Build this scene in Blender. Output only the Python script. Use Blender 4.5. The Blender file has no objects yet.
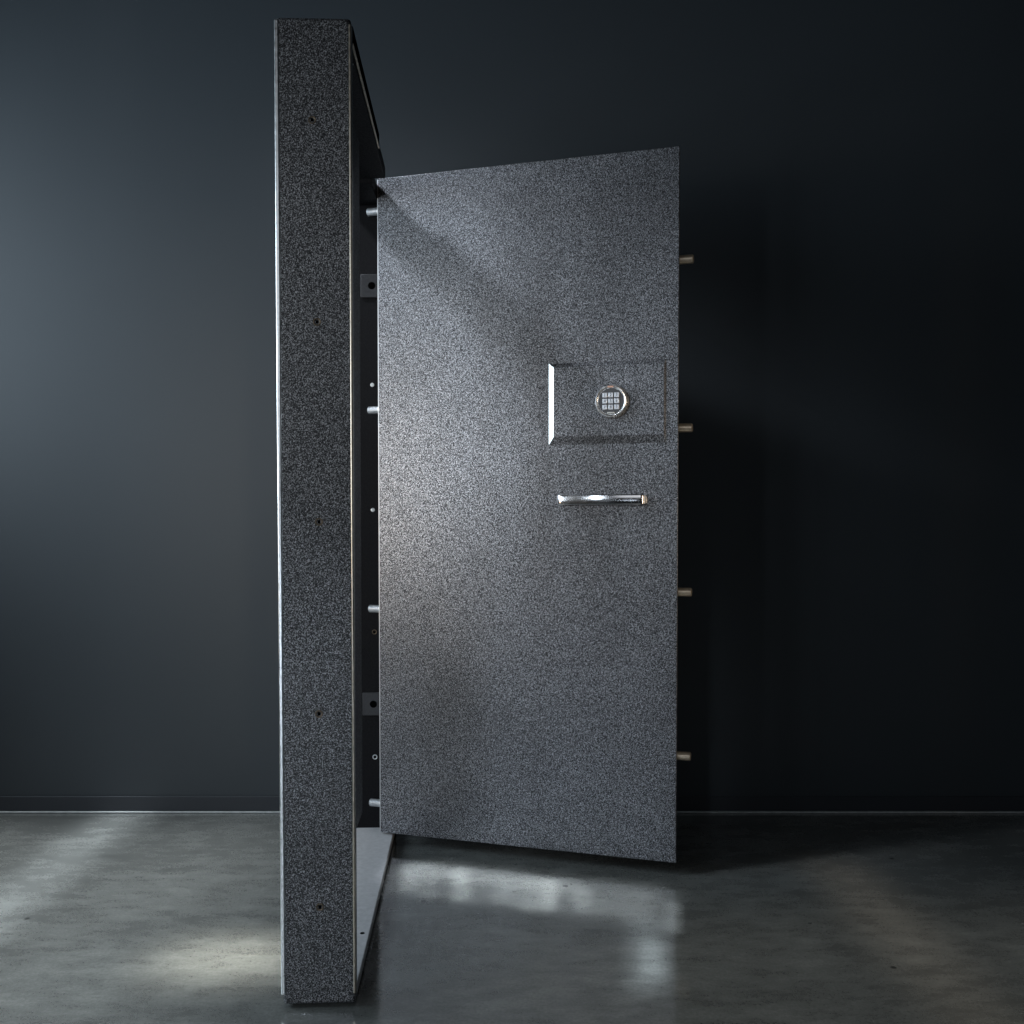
import bpy, bmesh, math, random
from mathutils import Matrix, Vector
S = bpy.context.scene
COL = S.collection
R = math.radians

# ------------------------------------------------------------------ materials
def new_mat(name):
    m = bpy.data.materials.new(name); m.use_nodes = True
    nt = m.node_tree; b = nt.nodes['Principled BSDF']
    return m, nt, b
def N(nt, t, **kw):
    n = nt.nodes.new(t)
    for k, v in kw.items(): setattr(n, k, v)
    return n
def noise(nt, vec, scale, detail=2.0, rough=.5, dist=0.0):
    n = N(nt, 'ShaderNodeTexNoise'); n.inputs['Scale'].default_value = scale
    n.inputs['Detail'].default_value = detail; n.inputs['Roughness'].default_value = rough
    n.inputs['Distortion'].default_value = dist
    if vec is not None: nt.links.new(vec, n.inputs['Vector'])
    return n
def ramp(nt, fac, stops):
    r = N(nt, 'ShaderNodeValToRGB'); e = r.color_ramp.elements
    while len(e) < len(stops): e.new(.5)
    for i, (p, c) in enumerate(stops):
        e[i].position = p; e[i].color = (c[0], c[1], c[2], 1) if isinstance(c, tuple) else (c, c, c, 1)
    nt.links.new(fac, r.inputs['Fac']); return r
def mapping(nt, scale=(1, 1, 1), rot=(0, 0, 0)):
    tc = N(nt, 'ShaderNodeTexCoord'); mp = N(nt, 'ShaderNodeMapping'); mp.inputs['Scale'].default_value = scale
    mp.inputs['Rotation'].default_value = rot; mp.inputs['Location'].default_value = (.137, .291, .173) if any(rot) else (0, 0, 0)
    nt.links.new(tc.outputs['Object'], mp.inputs['Vector']); return mp.outputs['Vector']
def bump(nt, b, h, strength, dist):
    n = N(nt, 'ShaderNodeBump'); n.inputs['Strength'].default_value = strength; n.inputs['Distance'].default_value = dist
    nt.links.new(h, n.inputs['Height']); nt.links.new(n.outputs['Normal'], b.inputs['Normal']); return n

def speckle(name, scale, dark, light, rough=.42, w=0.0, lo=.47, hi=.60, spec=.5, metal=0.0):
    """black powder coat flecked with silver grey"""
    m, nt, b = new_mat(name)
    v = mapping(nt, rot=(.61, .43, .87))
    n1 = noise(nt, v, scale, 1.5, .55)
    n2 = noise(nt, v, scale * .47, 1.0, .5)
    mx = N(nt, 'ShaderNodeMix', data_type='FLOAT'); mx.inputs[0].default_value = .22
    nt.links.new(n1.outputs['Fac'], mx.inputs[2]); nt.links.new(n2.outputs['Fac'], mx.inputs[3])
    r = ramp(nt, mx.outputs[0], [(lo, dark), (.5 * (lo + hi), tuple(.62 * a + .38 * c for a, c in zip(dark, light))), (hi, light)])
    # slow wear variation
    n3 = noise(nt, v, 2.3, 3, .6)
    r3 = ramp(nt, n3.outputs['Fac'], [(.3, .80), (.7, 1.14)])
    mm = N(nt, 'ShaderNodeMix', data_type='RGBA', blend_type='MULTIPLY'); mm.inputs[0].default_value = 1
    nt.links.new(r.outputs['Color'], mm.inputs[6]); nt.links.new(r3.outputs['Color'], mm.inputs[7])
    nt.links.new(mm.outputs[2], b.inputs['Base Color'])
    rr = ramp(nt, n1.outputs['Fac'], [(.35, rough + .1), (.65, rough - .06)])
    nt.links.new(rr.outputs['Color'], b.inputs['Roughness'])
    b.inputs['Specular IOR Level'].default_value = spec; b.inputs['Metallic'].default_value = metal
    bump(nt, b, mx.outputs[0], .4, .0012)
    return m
M_door = speckle('silver_speckled_black_powder_coat', 375, (.010, .011, .014), (.44, .46, .50), .38, lo=.42, hi=.67, metal=.55)
M_frame = speckle('coarse_speckled_black_powder_coat', 390, (.009, .0095, .011), (.38, .385, .40), .40, lo=.45, hi=.67, metal=.45)
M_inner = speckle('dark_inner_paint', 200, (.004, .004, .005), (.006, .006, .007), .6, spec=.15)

def plain(name, col, rough, metal=0.0, nscale=30, var=.15, bmp=.1, spec=.5):
    m, nt, b = new_mat(name)
    v = mapping(nt)
    n1 = noise(nt, v, nscale, 4, .6)
    r = ramp(nt, n1.outputs['Fac'], [(.3, tuple(c * (1 - var) for c in col)), (.7, tuple(c * (1 + var) for c in col))])
    nt.links.new(r.outputs['Color'], b.inputs['Base Color'])
    rr = ramp(nt, n1.outputs['Fac'], [(.3, rough * .8), (.7, min(1, rough * 1.2))])
    nt.links.new(rr.outputs['Color'], b.inputs['Roughness'])
    b.inputs['Metallic'].default_value = metal
    b.inputs['Specular IOR Level'].default_value = spec
    bump(nt, b, n1.outputs['Fac'], bmp, .0006)
    return m
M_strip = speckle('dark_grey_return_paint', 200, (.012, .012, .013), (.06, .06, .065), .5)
M_sill = plain('worn_pale_grey_sill_paint', (.54, .54, .55), .42, 0, 60, .12)
M_lip = plain('bare_folded_steel_edge', (.62, .56, .46), .34, 1.0, 90, .2)
M_edge = plain('lit_rim_folded_edge', (.88, .91, .92), .34, 1.0, 90, .15)
M_chrome = plain('polished_chrome', (.86, .86, .87), .15, 1.0, 20, .03, .0)
M_ring = plain('satin_chrome_ring', (.90, .90, .90), .27, .85, 60, .05, .05)
M_bolt = plain('bright_turned_steel', (.80, .70, .56), .36, .85, 150, .12)
M_zinc = plain('zinc_plated_steel', (.60, .62, .64), .45, .7, 120, .12)
M_bronze = plain('bronze_screw', (.11, .085, .06), .5, .8, 200, .3)
M_black = plain('black_recess', (.002, .002, .002), .8, 0, 40, .1, spec=.0)
M_plate = plain('grey_steel_hinge_plate', (.022, .023, .026), .5, .1, 140, .3)
M_bevel = plain('satin_bevel_enamel', (.62, .64, .64), .45, 0, 120, .06)
M_steelbevel = plain('satin_coated_bevel', (.30, .30, .31), .30, .85, 260, .35, .3)
M_bead = plain('grey_sealant', (.40, .42, .42), .6, 0, 40, .2)
M_bevel_glint = plain('bevel_window_highlight', (.46, .50, .49), .38, .9, 90, .08)
M_key = plain('brushed_keypad_button', (.58, .60, .64), .3, .4, 200, .1)
M_ink = plain('dark_button_lettering', (.02, .02, .025), .5)
M_face = plain('dark_keypad_face', (.05, .05, .055), .35)
M_mark = plain('copper_badge', (.62, .36, .27), .35, .6)

# wall paint
def wall_mat(name, col, rough, spec=.5):
    m, nt, b = new_mat(name)
    v = mapping(nt)
    big = noise(nt, v, .8, 4, .6); fine = noise(nt, v, 420, 3, .6)
    r = ramp(nt, big.outputs['Fac'], [(.3, tuple(c * .93 for c in col)), (.7, tuple(c * 1.06 for c in col))])
    nt.links.new(r.outputs['Color'], b.inputs['Base Color'])
    b.inputs['Roughness'].default_value = rough
    b.inputs['Specular IOR Level'].default_value = spec
    bump(nt, b, fine.outputs['Fac'], .12, .001)
    return m
M_wall = wall_mat('blue_black_wall_paint', (.038, .046, .053), .52)
M_base = wall_mat('blue_black_skirting_paint', (.032, .036, .043), .5)

# polished concrete
M_floor, nt, b = new_mat('polished_concrete')
v = mapping(nt)
vs = mapping(nt, (1, 2.2, 1))
n1 = noise(nt, vs, 1.6, 7, .62, .3); n2 = noise(nt, vs, 9, 8, .68, .2); n3 = noise(nt, v, 130, 4, .7)
r1 = ramp(nt, n1.outputs['Fac'], [(.3, (.112, .118, .112)), (.7, (.182, .190, .180))])
r2 = ramp(nt, n2.outputs['Fac'], [(.32, .70), (.68, 1.22)])
r3 = ramp(nt, n3.outputs['Fac'], [(.3, .76), (.7, 1.18)])
def mul(a, c):
    q = N(nt, 'ShaderNodeMix', data_type='RGBA', blend_type='MULTIPLY'); q.inputs[0].default_value = 1
    nt.links.new(a, q.inputs[6]); nt.links.new(c, q.inputs[7]); return q.outputs[2]
c = mul(mul(r1.outputs['Color'], r2.outputs['Color']), r3.outputs['Color'])
# small dark pits
vo = N(nt, 'ShaderNodeTexVoronoi'); vo.inputs['Scale'].default_value = 5.5; nt.links.new(v, vo.inputs['Vector'])
rp = ramp(nt, vo.outputs['Distance'], [(.0, .12), (.035, .25), (.05, 1.0)])
c = mul(c, rp.outputs['Color'])
nt.links.new(c, b.inputs['Base Color'])
rr = ramp(nt, n2.outputs['Fac'], [(.3, .07), (.7, .12)])
nt.links.new(rr.outputs['Color'], b.inputs['Roughness'])
b.inputs['IOR'].default_value = 2.7
bump(nt, b, n2.outputs['Fac'], .05, .004)

# ------------------------------------------------------------------ mesh helpers
def finish(bm, name, mats, parent=None, mtx=None, smooth=False, angle=35):
    bmesh.ops.recalc_face_normals(bm, faces=bm.faces)
    me = bpy.data.meshes.new(name); bm.to_mesh(me); bm.free()
    for m in (mats if isinstance(mats, (list, tuple)) else [mats]): me.materials.append(m)
    if smooth:
        keep = [p.use_smooth for p in me.polygons]
        me.set_sharp_from_angle(angle=R(angle))
        for p, k in zip(me.polygons, keep): p.use_smooth = k
    o = bpy.data.objects.new(name, me); COL.objects.link(o)
    if parent: o.parent = parent
    if mtx is not None: o.matrix_local = mtx
    return o
def box(bm, x0, x1, y0, y1, z0, z1, bev=0.0, seg=3, mi=0):
    vs = [bm.verts.new((x, y, z)) for x in (x0, x1) for y in (y0, y1) for z in (z0, z1)]
    fs = [bm.faces.new([vs[i] for i in f]) for f in ((0, 1, 3, 2), (4, 6, 7, 5), (0, 4, 5, 1), (2, 3, 7, 6), (0, 2, 6, 4), (1, 5, 7, 3))]
    for f in fs: f.material_index = mi
    if bev > 0:
        es = list({e for f in fs for e in f.edges})
        r = bmesh.ops.bevel(bm, geom=es, offset=bev, segments=seg, profile=.5, affect='EDGES')
        for f in r['faces']: f.material_index = mi; f.smooth = True
    return fs
def lathe(bm, prof, axis='x', at=(0, 0, 0), seg=32, mi=0):
    """prof = list of (distance along axis, radius)"""
    rings = []
    for a, r in prof:
        ring = []
        for k in range(seg):
            t = 2 * math.pi * k / seg; c_, s_ = r * math.cos(t), r * math.sin(t)
            p = {'x': (a, c_, s_), 'y': (c_, a, s_), 'z': (c_, s_, a)}[axis]
            ring.append(bm.verts.new((p[0] + at[0], p[1] + at[1], p[2] + at[2])))
        rings.append(ring)
    for i in range(len(rings) - 1):
        for k in range(seg):
            f = bm.faces.new((rings[i][k], rings[i][(k + 1) % seg], rings[i + 1][(k + 1) % seg], rings[i + 1][k])); f.material_index = mi; f.smooth = True
    for rg in (rings[0], rings[-1]):
        f = bm.faces.new(rg); f.material_index = mi
def pipe_box(*a, **k):
    bm = bmesh.new(); box(bm, *a, **k); return bm
def dup(o, parent, loc):
    c = o.copy(); COL.objects.link(c); c.parent = parent; c.location = loc
    for ch in o.children:
        d = ch.copy(); COL.objects.link(d); d.parent = c
    return c

# ------------------------------------------------------------------ setting
bm = bmesh.new(); vs_ = [bm.verts.new(p) for p in ((-7, -5, 0), (7, -5, 0), (7, 3.53, 0), (-7, 3.53, 0))]; bm.faces.new(vs_)
floor = finish(bm, 'floor', M_floor); floor['kind'] = 'structure'
WY = 3.514
wall = finish(pipe_box(-7, 7, WY, WY + .2, .006, 4.4), 'wall', M_wall); wall['kind'] = 'structure'
sk = finish(pipe_box(-7, 7, WY - .005, WY - .0005, .009, .060, bev=.0015, seg=2), 'skirting_board', M_base, wall)

finish(pipe_box(-7, 7, WY - .014, WY - .0005, .0006, .0065, bev=.002, seg=2), 'sealant_bead', M_bead, wall)

# ------------------------------------------------------------------ vault door
FA, DA = -.04172, -.29722
H0, H1, T, L = .008, 2.141, .1577, 1.185
root = bpy.data.objects.new('vault_door_unit', None); COL.objects.link(root)
root.location = (-.50184, 2.11624, 0); root.rotation_euler = (0, 0, 0)
root['label'] = 'tall speckled black steel vault door standing ajar in its deep freestanding frame'
root['category'] = 'vault door'
# frame axes: x = across the frame depth (towards the camera's right), y = along the frame
FM = Matrix.Rotation(-FA, 4, 'Z')
FW = Matrix.Translation(root.location) @ FM
# door axes: x = from hinge to free edge, y = into the door (away from the keypad side), z up
DM = Matrix.Translation(-Vector(root.location)) @ Matrix.Translation((-.43048, 3.17363, 0)) @ Matrix.Rotation(DA, 4, 'Z')

def fpart(name, bm, mat, parent=None, loc=None, **kw):
    if parent is None: return finish(bm, name, mat, root, FM @ Matrix.Translation(loc or (0, 0, 0)), **kw)
    return finish(bm, name, mat, parent, Matrix.Translation(loc or (0, 0, 0)), **kw)
def dpart(name, bm, mat, parent=None, loc=None, **kw):
    if parent is None: return finish(bm, name, mat, root, DM @ Matrix.Translation(loc or (0, 0, 0)), **kw)
    return finish(bm, name, mat, parent, Matrix.Translation(loc or (0, 0, 0)), **kw)

# near jamb with folded, rounded edges
jn = fpart('jamb', pipe_box(0, T, 0, .040, H0, H1, bev=.0065, seg=4), M_frame, smooth=True)
jn['label'] = 'near jamb with five countersunk screws'
# inner return strip of the near jamb, set back from its folded edge
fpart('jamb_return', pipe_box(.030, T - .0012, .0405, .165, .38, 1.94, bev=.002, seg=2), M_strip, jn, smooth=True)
# bare steel edge of the fold
fpart('folded_edge', pipe_box(T - .0048, T + .0010, -.0010, .012, .03, H1 - .012, bev=.0022, seg=3), M_lip, jn, smooth=True)
fpart('folded_edge', pipe_box(-.0042, .0052, -.0012, .012, .03, H1 - .005, bev=.0026, seg=4), M_edge, jn, smooth=True)  # left strip: rim light from the window put into a bright material
# screws of the near jamb
for i, (sx, sz) in enumerate(((.0751, 1.925), (.083, 1.4965), (.0845, 1.067), (.082, .649), (.0815, .224))):
    if i == 0:
        bm = bmesh.new()
        lathe(bm, [(.0004, .0088), (-.0009, .0086), (-.0013, .0075), (-.0003, .0052), (.0002, .0050)], 'y', seg=24)
        box(bm, -.0032, .0032, -.0004, .0008, -.0036, .0036, mi=1)
        s0 = fpart('screw', bm, [M_bronze, M_black], jn, (sx, 0, sz), smooth=True)
    else: dup(s0, jn, (sx, 0, sz))

# far jamb (behind the hinge edge)
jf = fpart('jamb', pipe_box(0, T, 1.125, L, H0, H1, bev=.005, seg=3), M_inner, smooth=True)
jf['label'] = 'black far jamb beside the hinge edge'
for z in (1.8285, .4495):
    bm = bmesh.new(); box(bm, .052, .150, 1.1165, 1.1245, z - .038, z + .038, bev=.002, seg=2)
    lathe(bm, [(1.1160, .0120), (1.1170, .0118)], 'y', (.0885, 0, z), 28, mi=1)
    fpart('hinge_plate', bm, [M_plate, M_black], jf, smooth=True)
for z, m in ((1.5056, M_bevel), (1.0938, M_zinc)):
    bm = bmesh.new(); lathe(bm, [(1.1246, .0068), (1.1232, .0066), (1.1226, .0050)], 'y', (.0885, 0, z), 20)
    fpart('pale_disc', bm, m, jf, smooth=True)  # small pale disc on the jamb face
for z in (.6888, .2707):
    bm = bmesh.new(); lathe(bm, [(1.1247, .0085), (1.1236, .0083), (1.1233, .0070), (1.1243, .0052), (1.1246, .0050)], 'y', (.092, 0, z), 20)
    lathe(bm, [(1.12435, .0048), (1.1240, .0046)], 'y', (.092, 0, z), 20, mi=1)
    fpart('screw', bm, [M_bronze if z > .5 else M_zinc, M_black], jf, smooth=True)

# header
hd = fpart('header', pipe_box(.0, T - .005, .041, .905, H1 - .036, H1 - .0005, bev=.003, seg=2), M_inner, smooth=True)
fpart('header_flange', pipe_box(T - .0045, T, .041, .655, H1 - .030, H1 + .0035, bev=.0012, seg=2), M_black, hd, smooth=True)
fpart('header_lip', pipe_box(T - .0036, T + .0010, .041, .655, H1 - .0360, H1 - .0325, bev=.001, seg=2), M_lip, hd, smooth=True)
bm = bmesh.new(); lathe(bm, [(H1 - .0362, .0075), (H1 - .0375, .0072), (H1 - .0380, .005)], 'z', (.140, .135, 0), 20)
fpart('pale_disc', bm, M_bevel, hd, smooth=True)  # small pale disc under the header
fpart('header_tongue', pipe_box(.0, .111, .9055, 1.124, H1 - .050, H1 - .001, bev=.002, seg=2), M_inner, hd, smooth=True)
# sill
sl = fpart('sill', pipe_box(.0, T - .0005, .041, 1.124, H0 + .001, .034, bev=.0025, seg=2), M_sill, smooth=True)
bm = bmesh.new(); lathe(bm, [(.0341, .006), (.0348, .0055)], 'z', (.140, .30, 0), 20)
fpart('screw', bm, M_black, sl, smooth=True)

# door leaf: folded front skin, thicker body behind it
W, Z0, Z1 = .962, .040, 2.155
leaf = dpart('door_leaf', pipe_box(0, W, 0, .009, Z0, Z1, bev=.0022, seg=3), M_door, smooth=True)
bd = pipe_box(.032, W - .030, .0095, .085, Z0 + .03, Z1 - .03, bev=.003, seg=2)
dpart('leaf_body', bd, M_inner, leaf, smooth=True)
# bare edge strip along the hinge side
dpart('edge_trim', pipe_box(-.0015, .0012, -.0006, .0085, Z0 + .004, Z1 - .004, bev=.0005, seg=1), M_zinc, leaf)
# raised lock plate with mitred bevels
def frustum(name, x0, x1, z0, z1, bw, h):
    bm = bmesh.new()
    a = [bm.verts.new((x, -.0002, z)) for x, z in ((x0, z0), (x1, z0), (x1, z1), (x0, z1))]
    t = [bm.verts.new((x, -h, z)) for x, z in ((x0 + bw, z0 + bw * 1.4), (x1 - bw * .28, z0 + bw * 1.4), (x1 - bw * .28, z1 - bw * .8), (x0 + bw, z1 - bw * .8))]
    bm.faces.new(t); bm.faces.new(a)
    for i in range(4):
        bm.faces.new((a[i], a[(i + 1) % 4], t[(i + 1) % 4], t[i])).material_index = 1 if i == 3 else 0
    bmesh.ops.bevel(bm, geom=[e for e in bm.edges if all(abs(v.co.y + h) < 1e-5 for v in e.verts)], offset=.0008, segments=2, profile=.5, affect='EDGES')
    return bm
lp = dpart('lock_plate', frustum('lock_plate', .568, .9255, 1.292, 1.5395, .0175, .0065), [M_door, M_bevel_glint])  # left bevel only: window highlight put into a brighter material
lp['label'] = 'raised lock plate with a window highlight painted on its left bevel'
PLY = -.0065

# keypad
kp_loc = (.7665, PLY, 1.4165)
bm = bmesh.new()
lathe(bm, [(0, .0500), (-.003, .0505), (-.006, .0488), (-.012, .0484), (-.020, .0486), (-.024, .0478), (-.0265, .0450), (-.0260, .0418), (-.0240, .0400), (-.0225, .0395)], 'y', seg=64)
kp = dpart('keypad', bm, M_ring, None, kp_loc, smooth=True, angle=50)
bm = bmesh.new(); lathe(bm, [(-.0222, .0392), (-.0236, .0388)], 'y', seg=48)
dpart('keypad_face', bm, M_face, kp)
def digit_mesh(txt, size):
    cu = bpy.data.curves.new('t', 'FONT'); cu.body = txt; cu.size = size; cu.align_x = 'CENTER'; cu.align_y = 'CENTER'; cu.extrude = .0002; cu.resolution_u = 3
    ob = bpy.data.objects.new('t', cu); COL.objects.link(ob)
    dg = bpy.context.evaluated_depsgraph_get(); me = bpy.data.meshes.new_from_object(ob.evaluated_get(dg))
    bpy.data.objects.remove(ob); bpy.data.curves.remove(cu); return me
for i in range(9):
    cx = (-.0178, 0, .0178)[i % 3]; cz = (.0178, 0, -.0178)[i // 3]
    bm = bmesh.new()
    box(bm, -.0074, .0074, -.0272, -.0234, -.0074, .0074, bev=.0012, seg=2)
    dm = digit_mesh(str(i + 1), .0115)
    dm.transform(Matrix.Translation((0, -.0273, 0)) @ Matrix.Rotation(R(90), 4, 'X'))
    for p in dm.polygons: p.material_index = 1
    bm.from_mesh(dm)
    dpart('key', bm, [M_key, M_ink], kp, (cx, 0, cz))
bm = bmesh.new(); box(bm, -.0085, .0085, -.0273, -.0250, -.0028, .0028, bev=.0008, seg=1)
dpart('badge', bm, M_mark, kp, (-.001, 0, .0425))
bm = bmesh.new(); box(bm, -.011, .011, -.0262, -.0236, -.0022, .0022, bev=.0008, seg=1)
dpart('badge', bm, M_bevel, kp, (0, 0, -.0345))

# bow handle: flat chrome bar with rounded ends, bent away from the leaf
bm = bmesh.new()
x0, x1, hz, hh = .594, .872, 1.1245, .0155
nseg = 48; sec = 16; rings = []
for i in range(nseg + 1):
    u = .5 - .5 * math.cos(math.pi * i / nseg); x = x0 + (x1 - x0) * u
    e = min(u, 1 - u) * (x1 - x0)
    # stand-off: rises quickly from the foot, then runs slightly bowed
    lift = .021 * (1 - math.exp(-(e / .006) ** 1.5)) + .008 * math.sin(math.pi * u)
    half = hh * (math.sqrt(max(0, 1 - ((hh - e) / hh) ** 2)) if e < hh else 1.0); half = half * .4 + hh * .6
    th = .0048
    ring = []
    for k in range(sec):
        t = 2 * math.pi * k / sec
        cz = math.copysign(abs(math.cos(t)) ** .3, math.cos(t)); cy = math.copysign(abs(math.sin(t)) ** .45, math.sin(t))
        ring.append(bm.verts.new((x, -(lift + .003) + th * cy, hz + half * cz)))
    rings.append(ring)
for a_, b_ in zip(rings, rings[1:]):
    for k in range(sec): bm.faces.new((a_[k], a_[(k + 1) % sec], b_[(k + 1) % sec], b_[k])).smooth = True
bm.faces.new(rings[0]); bm.faces.new(rings[-1])
hn = dpart('handle', bm, M_chrome, smooth=True, angle=60)
bm = bmesh.new(); lathe(bm, [(-.021, .0085), (.0004, .0085), (.0006, .011), (.0002, .011)], 'y', seg=24)
hp = dpart('handle_post', bm, M_chrome, hn, (x0 + .026, 0, hz), smooth=True)
dup(hp, hn, (x1 - .026, 0, hz))

# locking bolts
bm = bmesh.new()
lathe(bm, [(-.040, .0132), (.0405, .0132), (.0430, .0122), (.0440, .0105), (.0441, .004)], 'x', seg=32)
bR = None
for z in (1.836, 1.338, .8476, .353):
    if bR is None: bR = dpart('locking_bolt', bm, M_bolt, leaf, (.9545, .045, z), smooth=True)
    else: dup(bR, leaf, (.9545, .045, z))
bm = bmesh.new()
pr = [(.06, .0125), (-.002, .0125)]
for k in range(7): pr += [(-.004 - k * .005, .0125), (-.0055 - k * .005, .0114), (-.007 - k * .005, .0125)]
pr += [(-.038, .0122), (-.0395, .0105), (-.0396, .004)]
lathe(bm, pr, 'x', seg=28)
bL = None
for z in (2.062, 1.4197, .769, .1255):
    if bL is None: bL = dpart('hinge_side_bolt', bm, M_zinc, leaf, (-.012, .034, z), smooth=True)
    else: dup(bL, leaf, (-.012, .034, z))
# hinge knuckles behind the leaf
for z in (1.8285, .4495):
    bm = bmesh.new(); lathe(bm, [(z - .06, .015), (z - .003, .015), (z - .003, .0135), (z + .003, .0135), (z + .003, .015), (z + .06, .015), (z + .063, .010)], 'z', (.060, .102, 0), 24)
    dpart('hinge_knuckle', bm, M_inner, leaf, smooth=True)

# ------------------------------------------------------------------ light
def area(name, loc, target, sx, sy, power, col, spread=180, spec=1.0):
    l = bpy.data.lights.new(name, 'AREA'); l.shape = 'RECTANGLE'; l.size = sx; l.size_y = sy
    l.energy = power; l.color = col; l.spread = R(spread); l.specular_factor = spec
    o = bpy.data.objects.new(name, l); COL.objects.link(o); o.location = loc
    o.rotation_euler = (Vector(target) - Vector(loc)).to_track_quat('-Z', 'Y').to_euler()
    return o
cool = (.80, .90, 1.0)
# daylight windows off to the left front, separate panes
def pane(x, y, z, wd, ht, power, col=cool, tgt=(-.05, 3.05, 1.25), spread=75):
    return area('window_light', (x, y, z), (tgt[0], tgt[1], z), wd, ht, power, col, spread)
pane(-2.95, .80, 1.30, .30, 1.3, 1.7, (1.0, .78, .56), (-.25, 3.1, 1.25), 42)
pane(-2.45, .20, 1.35, .34, .8, 1.7)
pane(-2.15, -.12, 1.35, .30, .8, 1.5)
pane(-1.75, -.45, 1.75, .14, .95, 1.2)
# window in the side of the room, beside the wall
area('side_window_light', (-3.0, 2.15, 2.05), (1, 2.15, 2.05), 2.1, 1.5, 56, (.72, .87, 1.0), 140)
# high window on the left, spilling over the header
area('high_window_light', (-2.3, 2.0, 4.1), (-.22, 3.1, 1.75), .36, .36, 2.6, (.86, .92, 1.0), 26)
# faint fill of the room behind the camera
area('low_fill_light', (-1.3, -1.6, .75), (-.28, 2.6, .3), .5, .5, .6, (.78, .88, 1.0), 20)  # added low lamp, no known source, lifting the lower jamb and door
area('room_light', (-.6, -2.6, 2.6), (.0, 3, .6), 2.6, 1.6, 2.2, (.92, .95, 1.0), 80)
# warm spill at the right
area('warm_lamp', (2.5, 1.2, 1.1), (.2, 2.9, 1.1), .25, 1.4, 1.1, (1.0, .80, .58), 28)
# added overhead lamps, no known source, that streak and fill the floor
def floor_helper(x, y, sx, sy, power, col, spread, rz=0.0):
    o = area('floor_helper_light', (x, y, 3.7), (x, y, 0), sx, sy, power, col, spread); o.rotation_euler = (0, 0, rz)
floor_helper(-1.40, 2.75, .16, 1.9, 1.6, (.86, .93, 1), 4)
floor_helper(1.0, 2.45, .12, 1.1, .16, (1, .82, .66), 5)
floor_helper(.85, 2.1, 1.9, 1.1, 1.5, (1, .94, .86), 12)
floor_helper(-1.45, 2.5, 1.5, 1.7, 9.0, (.95, .98, 1), 14)
floor_helper(-.68, 2.36, .30, .16, .70, (1, .97, .88), 5.5)
floor_helper(.045, 2.79, .78, .24, .62, (.88, .93, 1), 2.6, DA)  # added lamps from here on imitate the door's bright floor reflection
floor_helper(-.08, 2.88, .54, .10, .26, (.88, .93, 1), 1.8, DA)
floor_helper(.335, 2.40, .022, .42, .09, (.80, .90, 1), 2.4, -.137)
floor_helper(.345, 2.36, .03, .20, .035, (.80, .90, 1), 1.6, -.137)
floor_helper(.43, 2.60, .012, .20, .025, (.85, .92, 1), 1.2, -.165)
for sx, sw, sl_, sp in ((-.305, .016, .20, .036), (-.245, .012, .28, .022), (-.15, .024, .24, .07), (-.02, .012, .20, .022), (.045, .012, .26, .036), (.10, .020, .22, .065), (.20, .012, .18, .024)):
    floor_helper(sx, 2.82 - .3 * (sx + .1), sw, sl_, sp, (.88, .94, 1), 1.3, -math.atan(sx / 2.8))

w = bpy.data.worlds.new('World'); S.world = w; w.use_nodes = True
bg = w.node_tree.nodes['Background']; bg.inputs['Color'].default_value = (.5, .6, .72, 1); bg.inputs['Strength'].default_value = .005

# ------------------------------------------------------------------ camera
cam = bpy.data.cameras.new('camera'); co = bpy.data.objects.new('camera', cam); COL.objects.link(co); S.camera = co
F = 980.0; pitch = .03056
cam.sensor_width = 36; cam.lens = 36 * F / 1024; cam.clip_start = .05; cam.clip_end = 100
co.location = (0, 0, 1.09038)
co.rotation_euler = (math.pi / 2 - pitch, 0, 0)
# horizon sits F*tan(pitch) above the optical axis; shift it to image row 511
cam.shift_y = (F * math.tan(pitch) - 1.0) / 1024
S.view_settings.view_transform = 'Standard'; S.view_settings.look = 'None'
S.view_settings.exposure = 0; S.view_settings.gamma = 1; S.view_settings.use_curve_mapping = False
S.render.engine = 'CYCLES'
